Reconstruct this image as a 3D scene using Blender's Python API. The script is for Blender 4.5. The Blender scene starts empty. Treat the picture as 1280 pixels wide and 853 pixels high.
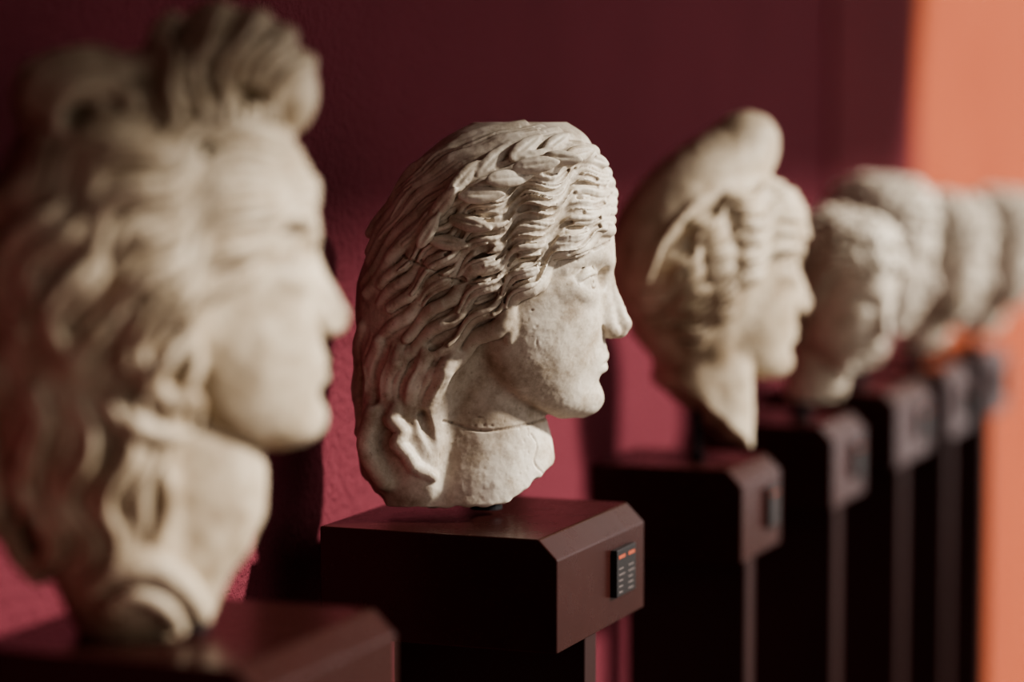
import bpy, bmesh, math, time
import numpy as np
from mathutils import Vector, Matrix
T0=time.time()
f32=np.float32
# ------------------------------------------------------------------ SDF toolkit
def smin(a,b,k):
    if k<=0: return np.minimum(a,b)
    h=np.maximum(k-np.abs(a-b),0)/k
    return np.minimum(a,b)-h*h*(k*.25)
def catmull(P,n):
    P=np.array(P,float); m=len(P)
    if m==2:
        t=np.linspace(0,1,n)[:,None]; return P[0]*(1-t)+P[1]*t
    Q=np.vstack([2*P[0]-P[1],P,2*P[-1]-P[-2]])
    out=[]
    for t in np.linspace(0,m-1-1e-6,n):
        i=int(t);u=t-i
        a,b,c,d=Q[i],Q[i+1],Q[i+2],Q[i+3]
        out.append(.5*((2*b)+(-a+c)*u+(2*a-5*b+4*c-d)*u*u+(-a+3*b-3*c+d)*u**3))
    return np.array(out)
class Fld:
    def __init__(s,x0,x1,yw,z0,z1,h):
        s.h=h
        s.xs=np.arange(x0,x1+h,h).astype(f32)
        n=int(yw/h)+2
        s.ys=(-h*np.arange(n-1,-1,-1)).astype(f32)
        s.zs=np.arange(z0,z1+h,h).astype(f32)
        s.F=np.full((len(s.xs),len(s.ys),len(s.zs)),60.,f32)
    def sl(s,lo,hi):
        o=[]
        for a,l,u in zip((s.xs,s.ys,s.zs),lo,hi):
            i=int(np.searchsorted(a,l)); j=int(np.searchsorted(a,u))
            if j<=i: return None
            o.append(slice(i,j))
        return tuple(o)
    def g(s,sl):
        return (s.xs[sl[0]][:,None,None],s.ys[sl[1]][None,:,None],s.zs[sl[2]][None,None,:])
    def put(s,sl,d,k,sub):
        if sub: s.F[sl]=-smin(-s.F[sl],d,k)
        else: s.F[sl]=smin(s.F[sl],d,k)
    def loft(s,rows,n=2.0,k=8,sub=False,sm=7.):
        R=np.array(sorted(rows),float)
        zs=s.zs
        def ip(c):
            v=np.interp(zs,R[:,0],R[:,c])
            q=max(1,int(sm/s.h)); ker=np.exp(-.5*(np.arange(-3*q,3*q+1)/q)**2); ker/=ker.sum()
            vv=np.pad(v,(3*q,3*q),mode='edge'); return np.convolve(vv,ker,'valid').astype(f32)
        xb,xc,xf,w=[ip(c)[None,None,:] for c in (1,2,3,4)]
        w=np.maximum(w,1); X,Y,Z=s.g((slice(None),)*3)
        dx=X-xc
        rx=np.where(dx>0,np.maximum(xf-xc,1),np.maximum(xc-xb,1)).astype(f32)
        q=((np.abs(dx)/rx)**n+(np.abs(Y)/w)**n)**(1./n)
        f=((q-1)*np.minimum(rx,w)).astype(f32)
        f=np.maximum(f,np.maximum(Z-f32(R[-1,0]),f32(R[0,0])-Z))
        gx,gy,gz=np.gradient(f,s.h)
        gm=np.sqrt(gx*gx+gy*gy+gz*gz); f=f/np.clip(gm,.8,6)
        s.put((slice(None),)*3,f.astype(f32),k,sub)
    def cap(s,p,q,r1,r2,k=2,sub=False):
        s.chain([p,q],[r1,r2],k,sub)
    def chain(s,P,R,k=2,sub=False):
        P=np.array(P,float); R=np.array(R,float)
        m=R.max()+k+2*s.h
        sl=s.sl(P.min(0)-m,P.max(0)+m)
        if sl is None: return
        D=np.full(s.F[sl].shape,60.,f32)
        off=[q.start for q in sl]
        for i in range(len(P)-1):
            p,q=P[i],P[i+1]; mm=max(R[i],R[i+1])+k+2*s.h
            s2=s.sl(np.minimum(p,q)-mm,np.maximum(p,q)+mm)
            if s2 is None: continue
            X,Y,Z=s.g(s2); d=q-p; L=max(float(d@d),1e-6); d=d.astype(f32); pp=p.astype(f32)
            t=np.clip(((X-pp[0])*d[0]+(Y-pp[1])*d[1]+(Z-pp[2])*d[2])/f32(L),0,1)
            dd=np.sqrt((X-pp[0]-t*d[0])**2+(Y-pp[1]-t*d[1])**2+(Z-pp[2]-t*d[2])**2)-(f32(R[i])+t*f32(R[i+1]-R[i]))
            s3=tuple(slice(a.start-o,a.stop-o) for a,o in zip(s2,off))
            D[s3]=np.minimum(D[s3],dd)
        s.put(sl,D,k,sub)
    def ell(s,c,rad,k=4,sub=False,M=None):
        c=np.array(c,float); m=max(rad)+k+2*s.h
        sl=s.sl(c-m,c+m)
        if sl is None: return
        X,Y,Z=s.g(sl); X=X-f32(c[0]);Y=Y-f32(c[1]);Z=Z-f32(c[2])
        if M is None: M=np.eye(3)
        M=np.array(M,dtype=f32)
        U=[M[i,0]*X+M[i,1]*Y+M[i,2]*Z for i in range(3)]
        k0=np.sqrt(sum((U[i]/rad[i])**2 for i in range(3)))
        k1=np.sqrt(sum((U[i]/(rad[i]**2))**2 for i in range(3)))+1e-6
        D=(k0*(k0-1)/k1).astype(f32)
        s.put(sl,D,k,sub)
    def plane(s,p,n,k=3,nz=0,seed=0):
        n=np.array(n,float);n/=np.linalg.norm(n)
        X,Y,Z=s.g((slice(None),)*3)
        d=(X-f32(p[0]))*f32(n[0])+(Y-f32(p[1]))*f32(n[1])+(Z-f32(p[2]))*f32(n[2])
        if nz:
            d=d+f32(nz)*(np.sin(X*.11+seed)*np.sin(Z*.13+Y*.09+seed)+.6*np.sin(X*.27+Y*.21+seed*2)*np.sin(Z*.25-Y*.2))
        s.F=-smin(-s.F,(-d).astype(f32),k)
    def sy(s,x,z):
        i=int(round((x-s.xs[0])/s.h)); j=int(round((z-s.zs[0])/s.h))
        if i<0 or j<0 or i>=len(s.xs) or j>=len(s.zs): return 0.
        c=s.F[i,:,j]; w=np.nonzero(c<0)[0]
        if len(w)==0: return 0.
        a=w[0]
        if a==0: return float(s.ys[0])
        t=c[a-1]/(c[a-1]-c[a]); return float(s.ys[a-1]+t*s.h)
    def nets(s,F=None,full=True):
        F=s.F
        if full: F=np.concatenate([F,F[:,-2::-1,:]],axis=1)
        I=F<0
        nx,ny,nz=F.shape
        cnt=np.zeros((nx-1,ny-1,nz-1),np.int8)
        cs=[(a,b,c) for a in(0,1) for b in(0,1) for c in(0,1)]
        for a,b,c in cs: cnt+=I[a:nx-1+a,b:ny-1+b,c:nz-1+c]
        act=(cnt>0)&(cnt<8)
        idx=np.argwhere(act)
        vid=np.full(act.shape,-1,np.int32); vid[act]=np.arange(len(idx))
        vals={c:F[idx[:,0]+c[0],idx[:,1]+c[1],idx[:,2]+c[2]] for c in cs}
        acc=np.zeros((len(idx),3)); n=np.zeros(len(idx))
        for c in cs:
            for ax in range(3):
                if c[ax]==0:
                    e=list(c);e[ax]=1;e=tuple(e)
                    A,B=vals[c],vals[e]; m=(A<0)!=(B<0)
                    t=np.where(m,A/np.where(m,A-B,1),0)
                    p=np.tile(np.array(c,float),(len(idx),1)); p[:,ax]+=t
                    acc[m]+=p[m]; n[m]+=1
        V=(idx+acc/n[:,None])*s.h+np.array([s.xs[0],s.ys[0],s.zs[0]])
        Q=[]
        for ax in range(3):
            A=[slice(None)]*3; B=[slice(None)]*3
            A[ax]=slice(0,-1);B[ax]=slice(1,None)
            ia=I[tuple(A)];ib=I[tuple(B)]
            ch=np.argwhere(ia!=ib); o=[a for a in range(3) if a!=ax]
            ok=(ch[:,o[0]]>0)&(ch[:,o[1]]>0)&(ch[:,o[0]]<F.shape[o[0]]-1)&(ch[:,o[1]]<F.shape[o[1]]-1)
            ch=ch[ok]; ins=ia[ch[:,0],ch[:,1],ch[:,2]]
            def gv(d0,d1):
                c=ch.copy();c[:,o[0]]-=d0;c[:,o[1]]-=d1;return vid[c[:,0],c[:,1],c[:,2]]
            q=np.stack([gv(1,1),gv(0,1),gv(0,0),gv(1,0)],1)
            flip=ins if ax!=1 else ~ins
            q[~flip]=q[~flip][:,::-1]
            Q.append(q)
        return V,np.vstack(Q)
_rng=np.random.RandomState(7); _L=_rng.rand(64,64,64).astype(f32)*2-1
def vnoise(P,freq):
    q=P*freq+100.3; i=np.floor(q).astype(int); u=q-i; u=u*u*(3-2*u); r=0
    for a in(0,1):
        for b in(0,1):
            for c in(0,1):
                w=(u[:,0] if a else 1-u[:,0])*(u[:,1] if b else 1-u[:,1])*(u[:,2] if c else 1-u[:,2])
                r=r+w*_L[(i[:,0]+a)%64,(i[:,1]+b)%64,(i[:,2]+c)%64]
    return r
def coll_link(o): bpy.context.scene.collection.objects.link(o)
def mesh_obj(name,V,Q,mat,smooth=True):
    me=bpy.data.meshes.new(name)
    me.vertices.add(len(V)); me.vertices.foreach_set('co',np.asarray(V,dtype=f32).ravel())
    me.loops.add(Q.size); me.loops.foreach_set('vertex_index',Q.astype(np.int32).ravel())
    me.polygons.add(len(Q)); me.polygons.foreach_set('loop_start',np.arange(0,Q.size,4,dtype=np.int32))
    me.update(calc_edges=True); me.validate()
    me.polygons.foreach_set('use_smooth',np.full(len(me.polygons),smooth)); 
    me.materials.append(mat)
    o=bpy.data.objects.new(name,me); coll_link(o); return o
def finish(fld,name,mat,scale,rough=1.0):
    V,Q=fld.nets()
    o=mesh_obj(name,V,Q,mat); me=o.data
    N=np.zeros(len(V)*3,f32); me.vertex_normals.foreach_get('vector',N); N=N.reshape(-1,3)
    d=rough*(.9*vnoise(V,.05)+.35*vnoise(V,.14)+.15*vnoise(V,.4))
    pit=vnoise(V+31,.2); big=np.clip(vnoise(V+77,.03)*2,0,1); d-=rough*2.2*np.clip(pit-.5,0,1)*big
    V=(V+N*d[:,None])*scale
    me.vertices.foreach_set('co',V.astype(f32).ravel()); me.update()
    print(name,len(V),'verts',round(time.time()-T0,1)); return o
# ------------------------------------------------------------------ materials
def newmat(name):
    m=bpy.data.materials.new(name); m.use_nodes=True; nt=m.node_tree
    return m,nt,nt.nodes['Principled BSDF']
def ramp(nt,src,stops):
    r=nt.nodes.new('ShaderNodeValToRGB'); e=r.color_ramp.elements
    while len(e)<len(stops): e.new(.5)
    for el,(p,c) in zip(e,stops): el.position=p; el.color=(*c,1)
    nt.links.new(src,r.inputs[0]); return r.outputs[0]
def mix(nt,fac,a,b,mode='MIX'):
    m=nt.nodes.new('ShaderNodeMix'); m.data_type='RGBA'; m.blend_type=mode
    for s,v in ((m.inputs[0],fac),(m.inputs[6],a),(m.inputs[7],b)):
        if hasattr(v,'links') : nt.links.new(v,s)
        else: s.default_value=v if not isinstance(v,tuple) or len(v)==4 else (*v,1)
    return m.outputs[2]
def noise(nt,scale,detail=6,rough=.6,obj=True):
    tc=nt.nodes.new('ShaderNodeTexCoord'); n=nt.nodes.new('ShaderNodeTexNoise')
    n.inputs['Scale'].default_value=scale; n.inputs['Detail'].default_value=detail; n.inputs['Roughness'].default_value=rough
    nt.links.new(tc.outputs['Object'],n.inputs['Vector']); return n.outputs['Fac']
def bump(nt,b,h,strength,dist):
    bn=nt.nodes.new('ShaderNodeBump'); bn.inputs['Strength'].default_value=strength; bn.inputs['Distance'].default_value=dist
    nt.links.new(h,bn.inputs['Height']); nt.links.new(bn.outputs[0],b.inputs['Normal'])
def marble(name,light,mid,dark):
    m,nt,b=newmat(name)
    c=ramp(nt,noise(nt,9,8,.65),[(.36,mid),(.62,light)])
    c2=ramp(nt,noise(nt,38,8,.75),[(.34,(.50,.43,.35)),(.54,(1,1,1))])
    c=mix(nt,.7,c,c2,'MULTIPLY')
    c3=ramp(nt,noise(nt,6.5,9,.7),[(.40,(.56,.51,.46)),(.52,(1,1,1))])
    c=mix(nt,.7,c,c3,'MULTIPLY')
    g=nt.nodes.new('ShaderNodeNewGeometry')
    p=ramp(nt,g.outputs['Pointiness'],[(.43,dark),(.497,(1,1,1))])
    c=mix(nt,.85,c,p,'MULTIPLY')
    sp=ramp(nt,noise(nt,260,3,.6),[(.28,(.35,.28,.22)),(.34,(1,1,1))])
    c=mix(nt,.5,c,sp,'MULTIPLY')
    nt.links.new(c,b.inputs['Base Color']); b.inputs['Roughness'].default_value=.5
    b.inputs['Specular IOR Level'].default_value=.35
    bump(nt,b,noise(nt,300,6,.7),.3,.0006)
    return m
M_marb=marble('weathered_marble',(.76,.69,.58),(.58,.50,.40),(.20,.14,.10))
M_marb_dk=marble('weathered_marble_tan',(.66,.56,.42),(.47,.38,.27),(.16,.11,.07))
def wallmat(name,a,b_,sc=1):
    m,nt,b=newmat(name)
    c=ramp(nt,noise(nt,2.5,5,.6),[(.3,a),(.7,b_)])
    nt.links.new(c,b.inputs['Base Color']); b.inputs['Roughness'].default_value=.9; b.inputs['Specular IOR Level'].default_value=.12
    bump(nt,b,noise(nt,95,5,.62),1.0,.010)
    return m
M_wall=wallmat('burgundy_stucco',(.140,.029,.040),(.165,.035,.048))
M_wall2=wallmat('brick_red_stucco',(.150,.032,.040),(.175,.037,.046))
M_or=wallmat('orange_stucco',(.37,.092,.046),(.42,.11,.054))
def lacquer(name,col,rough):
    m,nt,b=newmat(name)
    c=ramp(nt,noise(nt,9,5,.6),[(.3,tuple(x*.8 for x in col)),(.7,col)])
    nt.links.new(c,b.inputs['Base Color']); b.inputs['Specular IOR Level'].default_value=.28
    r=nt.nodes.new('ShaderNodeMapRange'); r.inputs[3].default_value=rough-.06; r.inputs[4].default_value=rough+.1
    nt.links.new(noise(nt,40,5,.6),r.inputs[0]); nt.links.new(r.outputs[0],b.inputs['Roughness'])
    return m
M_box=lacquer('mahogany_lacquer',(.034,.0100,.0082),.24)
M_col=lacquer('dark_mahogany',(.030,.011,.010),.42)
M_rod,nt,b=newmat('black_steel'); b.inputs['Base Color'].default_value=(.02,.02,.022,1); b.inputs['Metallic'].default_value=.7; b.inputs['Roughness'].default_value=.4
M_plate,nt,b=newmat('label_black'); b.inputs['Base Color'].default_value=(.012,.01,.01,1); b.inputs['Roughness'].default_value=.35
M_lo,nt,b=newmat('label_orange_print'); b.inputs['Base Color'].default_value=(.30,.06,.025,1)
M_lw,nt,b=newmat('label_grey_print'); b.inputs['Base Color'].default_value=(.10,.08,.075,1)
M_floor=wallmat('stone_floor',(.10,.085,.075),(.15,.13,.115))
M_ceil=wallmat('plaster_ceiling',(.25,.22,.2),(.3,.27,.24))
M_dark=wallmat('shade_wall_dark',(.05,.03,.03),(.07,.04,.04))  # for the unseen wall added to darken reflections
# ------------------------------------------------------------------ face (reference frame of centre head: photo px)
def face(fl,s,ox,oz,eye=True):
    """anchor: reference (760,355) -> (ox,oz); s scale"""
    def P(x,y,l=0): return np.array([ox+s*(x-760),-s*l,oz-s*(y-355)])
    rows=[(235,600,650,750,66),(265,585,645,762,80),(295,575,642,768,88),(322,570,640,770,90),(345,565,640,763,89),(375,565,640,759,90),(405,570,640,757,89),
          (430,580,640,755,85),(455,595,640,753,79),(478,612,645,749,71),(498,636,660,748,60),(512,656,680,747,49),(522,680,700,742,36),(528,700,712,728,18)]
    fl.loft([(oz-s*(y-355),ox+s*(a-760),ox+s*(c-760),ox+s*(b-760),s*w) for y,a,c,b,w in rows],2.1,9*s,sm=5*s)
    def ch(pts,R,k,sub=False,n=10):
        A=catmull([P(*p) for p in pts],n); r=np.interp(np.linspace(0,1,n),np.linspace(0,1,len(R)),R)*s
        fl.chain(A,r,k*s,sub)
    # sockets: wrap round to the temple
    fl.ell(P(758,352,68),(48*s,29*s,19*s),20*s,True,[[.80,.60,0],[-.60,.80,0],[0,0,1]])
    fl.ell(P(753,352,25),(11*s,9*s,13*s),9*s,True)
    # brow
    ch([(761,335,8),(757,328,24),(746,323,42),(727,327,60),(706,339,73)],[6,5.5,5,4.5,3.5],10)
    # eyeball
    c=P(718,357,41)
    fl.ell(c,(26*s,)*3,8*s)
    if eye:
        def arc(e1,rr,a0,a1,base=-2,n=18,pw=.8):
            pts=[]
            for t in np.linspace(0,1,n):
                a=math.radians(a0+(a1-a0)*t); e=math.radians(base+e1*math.sin(math.pi*t)**pw)
                pts.append(c+s*rr*np.array([math.cos(e)*math.cos(a),-math.cos(e)*math.sin(a),math.sin(e)]))
            return pts
        tp=lambda r:[r*s*(.6+.4*math.sin(math.pi*i/17)) for i in range(18)]
        fl.chain(arc(-38,25.5,-42,98),tp(5.),13.0*s)
        fl.ell(P(707,364,66),(12*s,8*s,10*s),14*s)
        fl.chain(arc(30,28.2,-44,94),tp(3.0),.8*s)
        fl.chain(arc(41,26.6,-42,96),tp(4.2),2.5*s)
        fl.chain(arc(-21,27.4,-44,92),tp(2.2),1.2*s)
        fl.chain(arc(54,29.4,-5,94)[2:-3],tp(1.8)[2:-3],1.5*s,True)
        d=np.array([math.cos(math.radians(24)),-math.sin(math.radians(24)),.06]); u=np.array([d[1],-d[0],0]); v=np.array([0,0,1.])
        ring=[c+s*(25.2*d+7.8*(math.cos(a)*u+math.sin(a)*v)) for a in np.linspace(0,2*math.pi,17)]
        fl.chain(ring,[1.1*s]*17,.5*s,True)
        fl.ell(c+s*26.4*d,(3*s,3*s,3*s),.8*s,True)
    # nose
    ch([(757,330,0),(758,345,0),(765,370,0),(774,393,0),(778,410,0)],[10,8.5,8.2,9,10],7)
    ch([(750,350,4),(755,380,8),(760,410,10)],[9,11,12],9)
    fl.ell(P(779,411.5,0),(11.5*s,9.5*s,10.5*s),7*s)
    fl.ell(P(765,420,13),(12*s,7.5*s,9*s),5*s)
    fl.ell(P(772,422.5,3),(12*s,6*s,7*s),6*s)
    fl.ell(P(770,430.5,8.5),(6.5*s,3.4*s,3.6*s),2*s,True)
    ch([(751,411,23),(755,421,21.5)],[1.0,.8],4,True,4)
    # muzzle + lips
    fl.ell(P(737,452,0),(22*s,30*s,26*s),14*s)
    ch([(757.5,452.5,0),(756.5,451.5,6),(751,454,15),(739,459,26)],[4.8,5.2,4.6,2.4],3.5)
    ch([(755,466,0),(754,466.5,8),(748,465.5,16),(738,461,25)],[6.2,6.4,5.2,2.2],3.5)
    ch([(765,459.3,0),(761,459,8),(754,460.3,18),(737,462,30)],[1.9,1.9,1.8,1.6],1.2,True,12)
    ch([(768,441,0),(763,448,0)],[2.2,2.4],3,True,4)
    fl.ell(P(761,482,0),(10*s,16*s,6*s),8*s,True)
    fl.ell(P(732,505,0),(23*s,24*s,18*s),14*s)
def hair(fl,guides,n,conv,rad=(4.5,6.5),amp=5,wl=46,lift=0,seed=1,k=1.6,nseg=26,lat=3,jit=1.5,taper=.5,var=1.,phv=.25,phg=1.0,sub=False,ends=(0,.03,.88,1),decay=0.):
    rs=np.random.RandomState(seed)
    G=[catmull(g,nseg) for g in guides]
    base=fl.F.copy(); sv=fl.F
    ts=np.linspace(0,len(G)-1,n)
    if sub: ts=(ts[1:]+ts[:-1])/2+rs.uniform(-.05,.05,n-1)
    for j,sv_ in enumerate(ts):
        i=min(int(sv_),len(G)-2);u=sv_-i
        A=G[i]*(1-u)+G[i+1]*u
        ph=rs.uniform(-phv,phv)+sv_*phg; r0=rs.uniform(*rad); jj=rs.uniform(-jit,jit); lf=lift+rs.uniform(-1,1)*var
        D=np.gradient(A,axis=0); L=np.linalg.norm(D,axis=1)+1e-6; Nn=np.stack([-D[:,1],D[:,0]],1)/L[:,None]
        arc=np.cumsum(L)
        tt_=np.linspace(0,1,nseg)
        e=np.clip(tt_*7,0,1)*(1-decay*np.clip((tt_-.45)/.4,0,1))
        A=A+Nn*((np.sin(arc/wl*2*math.pi+ph)*amp+jj)*e)[:,None]
        pts=[]
        t0=rs.uniform(*ends[:2]); t1=rs.uniform(*ends[2:])
        fl.F=base; ys=[]
        for q in range(nseg):
            x,z=conv(*A[q]); ys.append(fl.sy(x,z))
        fl.F=sv
        ys=np.array(ys); ysm=np.convolve(np.pad(ys,1,mode='edge'),[.25,.5,.25],'valid')
        for q in range(nseg):
            tt=q/(nseg-1)
            if tt<t0 or tt>t1: continue
            x,z=conv(*A[q]); y=ysm[q]
            if y<-8: y=min(0,y-lf-lat*math.cos(arc[q]/wl*2*math.pi+ph)*e[q])
            elif sub: continue
            pts.append((x,y,z))
        m=len(pts)
        if m<2: continue
        R=[r0*(.75+.25*math.sin(math.pi*min(1,(i_+1)/m*1.6)*.5))*(1-(1-taper)*max(0,(i_/m-.6)/.4)) for i_ in range(m)]
        fl.chain(pts,R,k,sub)
def leaf(fl,x,y,ang,L,W,T,conv,lift=3,tilt=0,k=2):
    X,Z=conv(x,y); Y=fl.sy(X,Z)-lift
    a=math.radians(ang)
    x1,z1=X+math.cos(a)*L*.6,Z+math.sin(a)*L*.6; x2,z2=X-math.cos(a)*L*.6,Z-math.sin(a)*L*.6
    sl_=np.clip((fl.sy(x1,z1)-fl.sy(x2,z2))/(1.2*L),-.9,.9)
    u=np.array([math.cos(a),sl_,math.sin(a)]);u/=np.linalg.norm(u)
    n=np.array([0.15,-1,.3]); n-=n@u*u; n/=np.linalg.norm(n); v=np.cross(n,u)
    o=np.array((X,Y,Z))
    fl.ell(o,(L*.9,W,T),k,False,[u,v,n])
    fl.chain([o-u*L*.4,o,o+u*L*.6,o+u*L*.98],[T*.8,T*.9,T*.6,1.5],6)
    fl.cap(o-u*L*.6+n*(T+1.4),o+u*L*.7+n*(T+1.0),2.0,1.4,3,True)
# ------------------------------------------------------------------ HEAD 2 (centre)
def head_centre():
    c=lambda x,y:(x-608.,645.-y)
    P=lambda x,y,l=0:np.array([x-608.,-l,645.-y])
    fl=Fld(-195,195,135,-4,500,1.35)
    rows=[(159,600,650,702,22),(165,580,650,722,46),(180,552,650,738,68),(205,524,640,747,84),(240,500,630,750,94),(280,481,620,742,98),
      (320,460,610,712,100),(360,446,590,680,99),(400,444,570,650,94),(440,450,550,628,86),(480,454,535,602,80),(520,450,530,580,80),(560,445,525,575,84),(600,450,525,572,82),(634,465,530,590,70)]
    fl.loft([(645-y,a-608,q-608,b-608,w) for y,a,q,b,w in rows],2.15,6)
    face(fl,1.0,152.,290.)
    fl.loft([(645-y,a-608,q-608,b-608,w) for y,a,q,b,w in [(430,520,600,655,58),(480,515,600,672,60),(520,512,600,680,62),(545,510,600,688,64),(575,505,600,694,70),(600,500,600,695,74),(640,495,600,695,76)]],2.1,9)
    # ear lobe
    fl.ell(P(637,404,87),(9,7,24),6)
    G=[[(766,293),(738,295),(706,314),(676,337),(650,366),(625,400),(590,432),(552,462),(515,490)],
       [(771,270),(738,270),(702,290),(668,307),(634,334),(600,364),(562,400),(520,435),(485,462)],
       [(771,248),(738,245),(702,262),(664,276),(622,296),(582,324),(545,360),(505,400),(470,435)],
       [(764,222),(732,220),(698,236),(655,248),(610,264),(568,292),(530,330),(490,370),(455,405)],
       [(748,196),(715,198),(680,210),(635,222),(590,240),(548,266),(510,302),(478,342),(450,380)]]
    hair(fl,G,9,c,(10,13.5),8.0,72,0,3,2.2,36,6.0,2.5,.5,3.5,.35,1.35,False,(0,.03,.88,1),.6)
    hair(fl,G,23,c,(3.1,4.6),7.5,72,0.8,4,1.0,50,1.4,2.2,.5,1.8,.3,1.35,False,(0,.05,.52,.85),.6)
    hair(fl,G,12,c,(2.8,4.6),7.5,72,-1.0,31,1.5,50,1.0,2.,.5,.8,.3,1.35,True,(.03,.2,.45,.75),.6)
    G2=[[(748,200),(715,200),(680,212),(635,224),(590,242),(548,268),(510,304),(478,344),(450,384)],
        [(715,172),(685,178),(650,188),(605,202),(565,220),(528,245),(495,278),(468,315),(445,352)],
        [(668,162),(632,168),(600,178),(568,190),(540,208),(512,232),(490,262),(470,292),(455,325)]]
    hair(fl,G2,6,c,(10,12),2,90,-3,5,5.0,22,1,2.,.6,1.5)
    hair(fl,G2,14,c,(3.0,4.2),2,70,-1.2,5,1.6,30,.5,1.,.6,1.,.25,1.,False,(0,.05,.6,.9))
    # nape strands
    G3=[[(575,432),(556,465),(545,495),(532,515)],[(530,430),(515,465),(508,495),(498,525)],[(485,425),(474,460),(470,500),(466,545)],[(458,400),(450,450),(450,500),(450,560)]]
    hair(fl,G3,5,c,(10,12),2,60,-4,8,6,14,1,1.5)
    hair(fl,G3,8,c,(3,4),2,60,-2.0,9,2.6,18,1,1.)
    # wreath leaves
    for x,y,a,L,W in [(746,206,-22,18,8),(722,196,12,24,9),(700,202,-4,24,9),(694,184,34,24,9),(668,210,8,28,10),(656,190,38,28,10),(634,226,4,28,10),(616,206,44,30,10),(602,246,2,28,10),(580,228,50,30,9),(588,280,-14,28,10),(556,258,52,28,9),(562,304,-8,24,9),(538,292,58,24,8)]:
        leaf(fl,x,y,a,L*1.06,W*1.1,5.2,c,4)
    # drilled hollows in the hair
    for x,y,r in [(655,262,4),(606,312,5),(612,272,3.5),(690,262,3.5),(566,396,4),(640,322,3.5),(576,350,4),(724,250,3),(548,432,4)]:
        X,Z=c(x,y); Y=fl.sy(X,Z); fl.ell((X,Y,Z),(r*2.6,r,r*1.1),2,True,[[.92,0,.38],[0,1,0],[-.38,0,.92]])
    # hair falling on the shoulder, with a splintered broken edge
    fl.chain(catmull([P(470,520,66),P(462,560,72),P(482,600,72)],10),np.linspace(14,12,10),12)
    fl.chain([P(500,508,74),P(494,524,78),P(506,538,83),P(500,552,84),P(512,566,86),P(520,580,83),P(544,594,79)],[9,11,9,11,9,9,6],6)
    fl.chain(catmull([P(530,518,78),P(540,545,84),P(558,578,84)],8),[6,7,8,8,7,6,5,4],5,True)
    fl.chain([P(514,524,94),P(511,548,97),P(526,568,96)],[2.,3.,2.],3,True)
    fl.chain([P(482,530,84),P(478,560,88),P(496,592,86)],[3,4,3],6,True)
    # neck creases and cracks
    cr=[]
    for x,y in catmull([(556,526),(600,539),(640,536),(668,531),(684,529)],18):
        X,Z=c(x,y); cr.append((X,fl.sy(X,Z),Z))
    fl.chain(cr,[1.9]*18,1,True)
    cr=[]
    for x,y in catmull([(664,545),(672,560),(668,580),(680,596)],12):
        X,Z=c(x,y); cr.append((X,fl.sy(X,Z),Z))
    fl.chain(cr,[1.3]*12,1,True)
    # breaks
    fl.plane((86,0,62),(.62,0,-.78),3,2.2,1); fl.plane((0,0,14),(.05,0,-1),3,2.0,2); fl.plane((-150,0,40),(-.72,0,-.7),4,3,3)
    fl.plane((10,-98,20),(.2,-.8,-.55),4,4,5)
    # long crack through hair and forehead
    pts=[]
    for x,y in catmull([(508,322),(535,334),(562,346),(600,352),(640,338),(690,328),(730,318),(762,306)],44):
        X,Z=c(x,y+np.random.RandomState(int(x)).uniform(-1,1)); pts.append((X,fl.sy(X,Z),Z))
    fl.chain(pts,[1.8]*44,.6,True)
    return finish(fl,'marble_head_sculpture',M_marb,.000834,.8)
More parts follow.
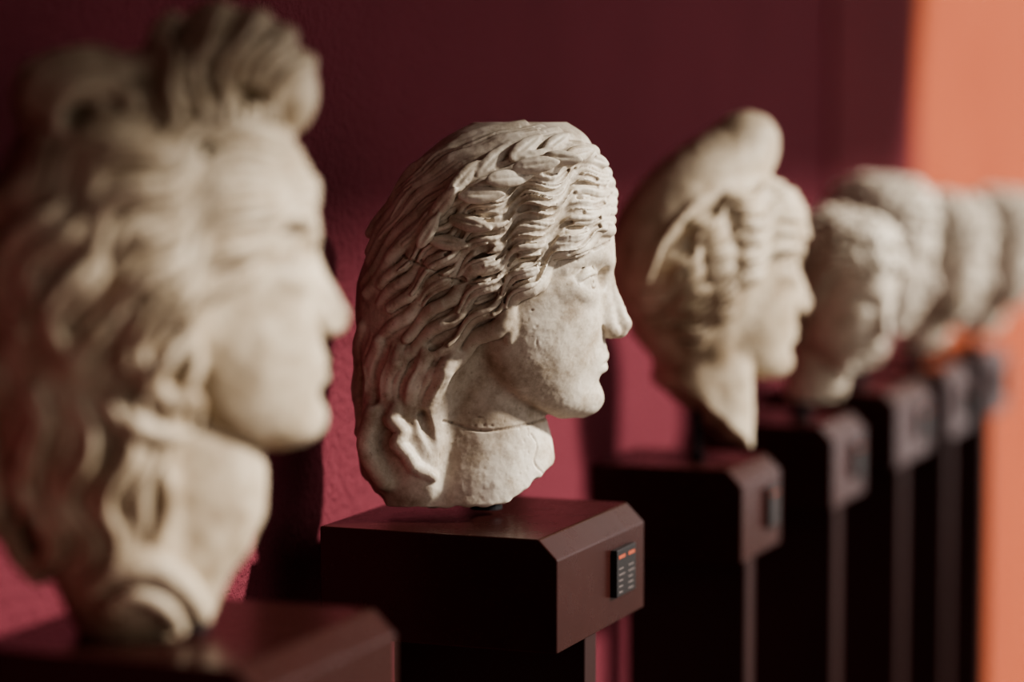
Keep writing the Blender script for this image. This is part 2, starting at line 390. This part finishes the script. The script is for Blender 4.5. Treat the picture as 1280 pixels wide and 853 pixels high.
# ------------------------------------------------------------------ HEAD 1 (near)
def head_near():
    c=lambda x,y:(x-232.-42*min(1,max(0,(400-x)/150.)),790.-y)
    P=lambda x,y,l=0:np.array([x-232.-(.32*l if l>60 else 0),-l,790.-y])
    B=lambda rows:[(790-y,a-232,q-232,b-232,w) for y,a,q,b,w in rows]
    fl=Fld(-290,260,215,-15,800,3.0)
    fl.loft(B([(122,110,210,335,60),(150,60,200,366,108),(200,25,190,382,138),(260,0,180,380,150),(330,-20,170,340,155),(400,-25,155,290,150),(470,-22,135,240,142),(540,-14,120,210,130),(600,0,115,200,116),(680,22,115,205,104),(740,40,115,200,88),(788,60,110,175,56)]),2.1,10)
    face(fl,1.32,174.,444.)
    fl.loft(B([(520,80,180,305,80),(600,80,180,312,84),(650,85,175,305,86),(690,90,165,280,86),(725,95,160,245,80),(765,100,155,222,64)]),2.1,12)
    G=[[(398,290),(350,290),(310,315),(275,350),(248,395),(232,440),(222,490)],
       [(408,250),(350,250),(300,275),(250,315),(210,365),(185,420),(172,480)],
       [(404,210),(340,205),(285,225),(225,260),(170,315),(135,375),(118,450)],
       [(385,165),(310,160),(245,175),(175,205),(115,260),(80,330),(65,410)],
       [(330,135),(260,135),(195,145),(125,170),(70,215),(35,280),(20,360)]]
    hair(fl,G,9,c,(20,27),16,140,0,11,6,26,9,3,.6,5.,.4,1.3)
    hair(fl,G,19,c,(7,10),15,140,1,12,2,30,2,3,.6,3.,.4,1.3)
    G2=[[(205,470),(215,520),(190,560),(200,610),(185,650)],[(165,460),(175,520),(150,570),(155,620),(140,660)],[(105,450),(110,520),(90,580),(100,640),(80,690)],[(40,420),(30,500),(35,580),(45,640),(50,700)],[(5,360),(0,440),(5,520),(15,600),(30,670)]]
    hair(fl,G2,7,c,(16,20),8,150,-4,12,9,20,4,4,.6,3.)
    hair(fl,G2,13,c,(6,8),8,150,-1,12,3,24,2,4,.6,1.5)
    # top bow of hair: two big lobes joined by a saddle
    fl.ell(P(212,135,0),(105,95,76),16)
    fl.ell(P(335,92,0),(88,88,74),14); fl.ell(P(384,128,20),(50,66,58),12)
    fl.ell(P(136,116,0),(78,90,66),14); fl.ell(P(165,170,30),(74,78,54),14)
    c2=lambda x,y:(x-232.,790.-y)
    G3=[[(278,22),(248,60),(236,110),(230,160)],[(350,18),(308,50),(282,100),(270,160)],[(402,50),(364,68),(330,110),(312,165)],[(424,95),(392,100),(367,130),(352,170)]]
    hair(fl,G3,5,c2,(17,20),5,120,-3,13,7,14,2,3,.7,3)
    hair(fl,G3,10,c2,(6,8),5,90,0,13,2,18,2,3,.7,2)
    G4=[[(65,120),(85,72),(130,52),(178,64),(220,105)],[(88,150),(108,105),(138,88),(170,105),(185,145)]]
    hair(fl,G4,5,c2,(10,13),3,90,2,14,4,14,2,3,.8,1.6)
    for x,y,l,r in [(150,128,82,22),(235,90,86,20),(350,130,86,20),(290,185,128,20),(180,215,120,22),(110,240,120,18)]:
        fl.ell(P(x,y,l),(r,r,r*.8),10,True)
    # locks by the ear and at the neck
    for pts,R in [([(215,415,136),(198,440,146),(212,470,146),(244,480,134),(242,510,124)],[13,15,15,12,7]),
                  ([(165,480,138),(175,500,146),(205,515,140),(230,520,126)],[13,14,11,7]),
                  ([(95,690,100),(130,672,112),(175,680,112),(205,720,98),(215,755,80)],[14,18,20,18,12]),
                  ([(110,720,98),(145,705,108),(175,730,102),(185,765,80)],[12,14,14,10])]:
        fl.chain(catmull([P(*p) for p in pts],14),np.interp(np.linspace(0,1,14),np.linspace(0,1,len(R)),R),8)
    fl.plane((0,0,14),(0.35,0,-1),6,3,2); fl.plane((88,0,110),(.75,0,-.65),6,3,4)
    return finish(fl,'marble_head_sculpture',M_marb_dk,.000652,1.2)
# ------------------------------------------------------------------ HEAD 3 (cap)
def head_cap():
    k_=.94
    c=lambda x,y:((x-863.-24*min(1,max(0,(1000-x)/70.)))/k_,575.-y)
    fl=Fld(-140,185,120,-10,460,2.0)
    P=lambda x,y,l=0:np.array([(x-863.)/k_-(.3*l if l>30 else 0),-l,575.-y])
    # neck broken to a slanting point (cut before the head is added)
    fl.loft([(575-y,a,q,b,w) for y,a,q,b,w in [(415,-30,20,70,54),(450,-38,20,72,60),(480,-42,20,74,62),(520,-42,20,75,60),(560,-42,20,75,56)]],3.2,6)
    fl.plane((-34,0,94),(-.63,-.05,-.776),2,2,3)
    rows=[(215,5,50,90,34),(235,-30,40,113,62),(260,-58,35,124,74),(300,-82,30,120,81),(340,-90,30,104,83),(380,-88,20,80,80),(420,-70,10,60,70),(450,-46,15,52,60),(475,-26,20,50,50)]
    fl.loft([(575-y,a,q,b,w) for y,a,q,b,w in rows],2.1,6)
    face(fl,.80,144.,238.)
    # phrygian-like cap rising to a blunt rolled tip
    c0=lambda x,y,l=0:np.array([(x-863.)/k_,-l,575.-y])
    pts=catmull([c0(822,335),c0(836,285),c0(862,245),c0(896,214),c0(924,192),c0(938,170)],26)
    for i,p in enumerate(pts):
        t=i/25; fl.ell(p,(60-31*t,80-50*t,58-32*t),18)
    fl.ell(c0(946,194,0),(22,28,28),14)
    fl.chain(catmull([P(800,345,78),P(818,300,84),P(850,262,78),P(890,238,62),P(940,226,40),P(975,230,14)],18),[4]*18,12)
    for a,b_ in [((830,300,84),(880,215,50)),((850,320,90),(905,225,46))]:
        fl.chain([P(*a),P(*b_)],[3,2],8,True)
    G=[[(1008,298),(978,300),(945,322),(918,352),(895,388),(872,420),(838,440)],
       [(1010,274),(975,264),(935,282),(898,310),(872,346),(848,384),(815,412)],
       [(998,244),(960,236),(915,248),(880,272),(855,306),(834,344),(804,376)]]
    hair(fl,G,6,c,(9,12),7,54,0,21,2,26,5,2.,.6,2.5)
    hair(fl,G,16,c,(3.6,4.8),6,54,1,22,1.2,30,2,2.,.6,1.5)
    return finish(fl,'marble_head_sculpture',M_marb_dk,.000996,1.0)
# ------------------------------------------------------------------ curly heads
def head_curly(seed,scale,mat,wide=1.0,beard=False,neck=True):
    rs=np.random.RandomState(seed)
    fl=Fld(-175,195,125,-4,500,2.8)
    w_=wide
    rows=[(182,590,640,700,30),(192,560,640,722,60),(215,530,635,742,84),(250,510,625,752,96),(290,500,620,752,101),(330,500,610,725,102),(370,510,600,690,100),(410,525,600,660,94),(450,540,590,640,80),(480,545,590,620,66)]
    fl.loft([(645-y,a-608,q-608,b-608,w*w_) for y,a,q,b,w in rows],2.1,6)
    face(fl,1.0,152.,290.)
    fl.loft([(645-y,a-608,q-608,b-608,w) for y,a,q,b,w in [(430,525,600,655,60),(490,520,600,668,64),(540,515,600,672,66),(580,520,600,670,66),(610,535,600,655,60)]],2.1,8)
    # ear
    fl.ell((12,-94,262),(16,8,27),4); fl.ell((15,-101,262),(8,5,15),4,True)
    V,Q=fl.nets(full=True)
    V=V[V[:,1]<=1]
    x=V[:,0]+608;y=645-V[:,2];l=-V[:,1]
    hairline=np.where(y<300, 800, 700-(y-300)*.55)
    m=((y<272+l*.25)|((x<hairline-18)&(y<455)&(x<690-(y-300)*.45)&~((np.abs(x-620)<20)&(np.abs(y-383)<30)&(l>80))))
    if beard: m|=((y>440)&(y<540)&(x>600)&(np.hypot(x-752,y-460)>26)&(x+ y*.4>845))
    Vh=V[m]; rs.shuffle(Vh)
    pts=[]
    cell={}
    for p in Vh:
        key=tuple((p//15).astype(int))
        ok=True
        for a in(-1,0,1):
            for b_ in(-1,0,1):
                for c_ in(-1,0,1):
                    for q in cell.get((key[0]+a,key[1]+b_,key[2]+c_),()):
                        if (q-p)@(q-p)<15.5**2: ok=False
        if ok: cell.setdefault(key,[]).append(p); pts.append(p)
        if len(pts)>420: break
    cen=np.array([20.,0,330.])
    for p in pts:
        n=(p-cen); n/=np.linalg.norm(n)
        u=np.cross(n,rs.normal(size=3)); u/=np.linalg.norm(u); v=np.cross(n,u)
        R=rs.uniform(6.5,10.5); lf=rs.uniform(1,11); a0=rs.uniform(0,6.28)
        ring=[p+n*(lf+i*.7)+R*(1-.06*i)*(math.cos(a0+i*.85)*u+math.sin(a0+i*.85)*v) for i in range(8)]
        fl.chain(ring,[rs.uniform(4,5.5)]*8,1.6)
    fl.plane((0,0,36),(.1,0,-1),4,3,seed); fl.plane((55,0,70),(.8,0,-.6),5,3,seed+1)
    return finish(fl,'marble_head_sculpture',mat,.000834*scale,1.0)
# ------------------------------------------------------------------ placement
TH=21.07
def place(o,X,Y,Z,heading,tilt=0):
    o.location=(X,Y,Z); o.rotation_mode='XYZ'
    o.rotation_euler=(0,math.radians(tilt),math.radians(heading))
def cyl(name,r,z0,z1,mat,parent,loc,seg=32,collar=True):
    bm=bmesh.new()
    def ring(r,z): return [bm.verts.new((r*math.cos(a),r*math.sin(a),z)) for a in np.linspace(0,2*math.pi,seg,endpoint=False)]
    prof=[(r*1.9,z0),(r*1.9,z0+.004),(r*1.6,z0+.006),(r,z0+.007),(r,z1)] if collar else [(r,z0),(r,z1)]
    rs=[ring(*p) for p in prof]
    for a,b_ in zip(rs,rs[1:]):
        for i in range(seg): bm.faces.new((a[i],a[(i+1)%seg],b_[(i+1)%seg],b_[i]))
    bm.faces.new(rs[0][::-1]); bm.faces.new(rs[-1])
    me=bpy.data.meshes.new(name); bm.to_mesh(me); bm.free(); me.materials.append(mat)
    o=bpy.data.objects.new(name,me); coll_link(o)
    o.parent=parent; o.matrix_parent_inverse=parent.matrix_world.inverted(); 
    return o
def prism(name,prof,y0,y1,mat,bev=.0015):
    bm=bmesh.new()
    a=[bm.verts.new((x,y0,z)) for x,z in prof]; b_=[bm.verts.new((x,y1,z)) for x,z in prof]; n=len(prof)
    bm.faces.new(a);bm.faces.new(b_[::-1])
    for i in range(n): bm.faces.new((a[i],b_[i],b_[(i+1)%n],a[(i+1)%n]))
    bmesh.ops.recalc_face_normals(bm,faces=bm.faces)
    me=bpy.data.meshes.new(name); bm.to_mesh(me); bm.free(); me.materials.append(mat)
    o=bpy.data.objects.new(name,me); coll_link(o)
    if bev:
        md=o.modifiers.new('bevel','BEVEL'); md.width=bev; md.segments=3; md.limit_method='ANGLE'
    return o
def plinth(xf,xb,y0,y1,top,label=True,cy=None,h=.114,ch=.02):
    e=bpy.data.objects.new('display_plinth',None); coll_link(e); e.location=((xf+xb)/2,(y0+y1)/2,0)
    bpy.context.view_layer.update()
    parts=[prism('cap_block',[(xb,top-h),(xf,top-h),(xf,top-ch),(xf-ch,top),(xb,top)],y0,y1,M_box,.0018)]
    if cy is None: cy=(y0+y1)/2+.02
    parts.append(prism('column_panel',[(xb+.02,0),(xf-.02,0),(xf-.02,top-h),(xb+.02,top-h)],cy-.018,cy+.018,M_col,.002))
    parts.append(prism('base_plate',[(xb,0),(xf,0),(xf,.02),(xb,.02)],y0,y1,M_col,.002))
    if label:
        ym=(y0+y1)/2+.055*(y1-y0)/.265; lw=.030*(y1-y0)/.265; zc=top-ch-.040; lh=.025
        lab=prism('label_plate',[(xf-.001,zc-lh),(xf+.007,zc-lh),(xf+.007,zc+lh),(xf-.001,zc+lh)],ym-lw,ym+lw,M_plate,.001)
        parts.append(lab)
        rs=np.random.RandomState(3)
        for i in range(7):
            z=zc+lh-.008-i*.0062
            for side in (0,1):
                a=ym-lw+.005+side*(lw); w=(lw-.010)*(rs.uniform(.6,1) if i else 1)
                m=M_lo if i==0 else M_lw; hh=.0018 if i==0 else .0009
                if i==1: continue
                parts.append(prism('label_print',[(xf+.0069,z-hh),(xf+.0073,z-hh),(xf+.0073,z+hh),(xf+.0069,z+hh)],a,a+w,m,0))
    for p in parts:
        p.parent=e; p.matrix_parent_inverse=e.matrix_world.inverted()
    return e
def put_head(o,X,Y,top,heading,tilt,rodXY,z_head=None,r=.009,rod_top=.07):
    place(o,X,Y,z_head if z_head is not None else top,heading,tilt)
    bpy.context.view_layer.update()
    ro=cyl('mounting_rod',r,top,top+rod_top,M_rod,o,None)
    for v in ro.data.vertices: v.co.x+=rodXY[0]; v.co.y+=rodXY[1]
TOP=1.22
plinth(-.9144,-1.173,1.835,2.10,TOP,label=False)
plinth(-.9144,-1.173,2.498,2.772,TOP)
plinth(-.9144,-1.110,3.150,3.325,1.207)
plinth(-.9144,-1.110,3.590,3.774,1.212)
plinth(-.9144,-1.120,3.970,4.210,TOP)
plinth(-.9144,-1.120,4.340,4.524,TOP)
plinth(-.9144,-1.120,4.670,4.856,TOP)
put_head(head_near(),-1.020,1.984,TOP,TH+20,-7,(-1.045,1.9725))
put_head(head_centre(),-1.045,2.637,TOP+.006,TH,0,(-1.045,2.637))
put_head(head_cap(),-1.01,3.24,1.207,TH+20,0,(-1.002,3.245),r=.006,rod_top=.10)
put_head(head_curly(4,.75,M_marb),-.965,3.683,1.212,-28,10,(-.985,3.683),z_head=1.215,rod_top=.09)
put_head(head_curly(5,.80,M_marb),-1.005,4.09,TOP,-8,4,(-1.005,4.09),z_head=1.225,rod_top=.09)
put_head(head_curly(6,.71,M_marb,beard=True),-.975,4.435,TOP,-4,4,(-.99,4.435),z_head=1.225,rod_top=.09)
put_head(head_curly(9,.70,M_marb),-.945,4.765,TOP,-8,4,(-.965,4.765),z_head=1.225,rod_top=.09)
# ------------------------------------------------------------------ room
def box(name,x0,x1,y0,y1,z0,z1,mat):
    return prism(name,[(x0,z0),(x1,z0),(x1,z1),(x0,z1)],y0,y1,mat,0)
WX=-1.24
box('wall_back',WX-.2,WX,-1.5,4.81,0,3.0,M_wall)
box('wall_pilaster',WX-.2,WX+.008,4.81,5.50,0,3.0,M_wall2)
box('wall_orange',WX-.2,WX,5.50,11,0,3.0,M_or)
box('shade_wall',WX-.2,3.0,-1.7,-1.5,0,3.0,M_dark)  # added unseen behind the camera so plinth sides and head shadows go dark
box('floor',WX,5,-1.5,11,-.1,0,M_floor)
box('sun_cut_ceiling',WX-.2,.72,-1.5,6.0,2.6,2.7,M_ceil)  # unseen slab, edge set to keep the sun off the upper wall
# ------------------------------------------------------------------ light
sd=bpy.data.lights.new('sun','SUN'); sd.energy=7.6; sd.angle=math.radians(4.5); sd.color=(1,.955,.88)
so=bpy.data.objects.new('sun',sd); coll_link(so); so.rotation_euler=(0,math.radians(90-29),math.radians(18)); so.location=(3,3,5)
ld=bpy.data.lights.new('wall_fill_light','AREA'); ld.energy=26; ld.shape='RECTANGLE'; ld.size=1.2; ld.size_y=1.8; ld.color=(1,.93,.88)  # added fill with no known fixture, brightens the far upper wall
lo=bpy.data.objects.new('wall_fill_light',ld); coll_link(lo); lo.location=(.6,4.3,2.55)
lo.rotation_euler=(Vector((-1.24,3.9,1.75))-Vector(lo.location)).to_track_quat('-Z','Y').to_euler()
w=bpy.data.worlds.new('world'); bpy.context.scene.world=w; w.use_nodes=True
bg=w.node_tree.nodes['Background']; bg.inputs[0].default_value=(1,.93,.9,1); bg.inputs[1].default_value=.85
try: bpy.context.scene.view_settings.look='AgX - Medium High Contrast'
except Exception as ex: print('look',ex)
# ------------------------------------------------------------------ camera
cd=bpy.data.cameras.new('camera'); cam=bpy.data.objects.new('camera',cd); coll_link(cam)
cam.location=(0,0,1.65); cam.rotation_euler=(math.radians(90-4.98),0,math.radians(TH))
cd.sensor_width=36; cd.lens=3400/1280*36; cd.clip_start=.05
cd.dof.use_dof=True; cd.dof.focus_distance=2.76; cd.dof.aperture_fstop=1.35
bpy.context.scene.camera=cam
print('done',time.time()-T0)
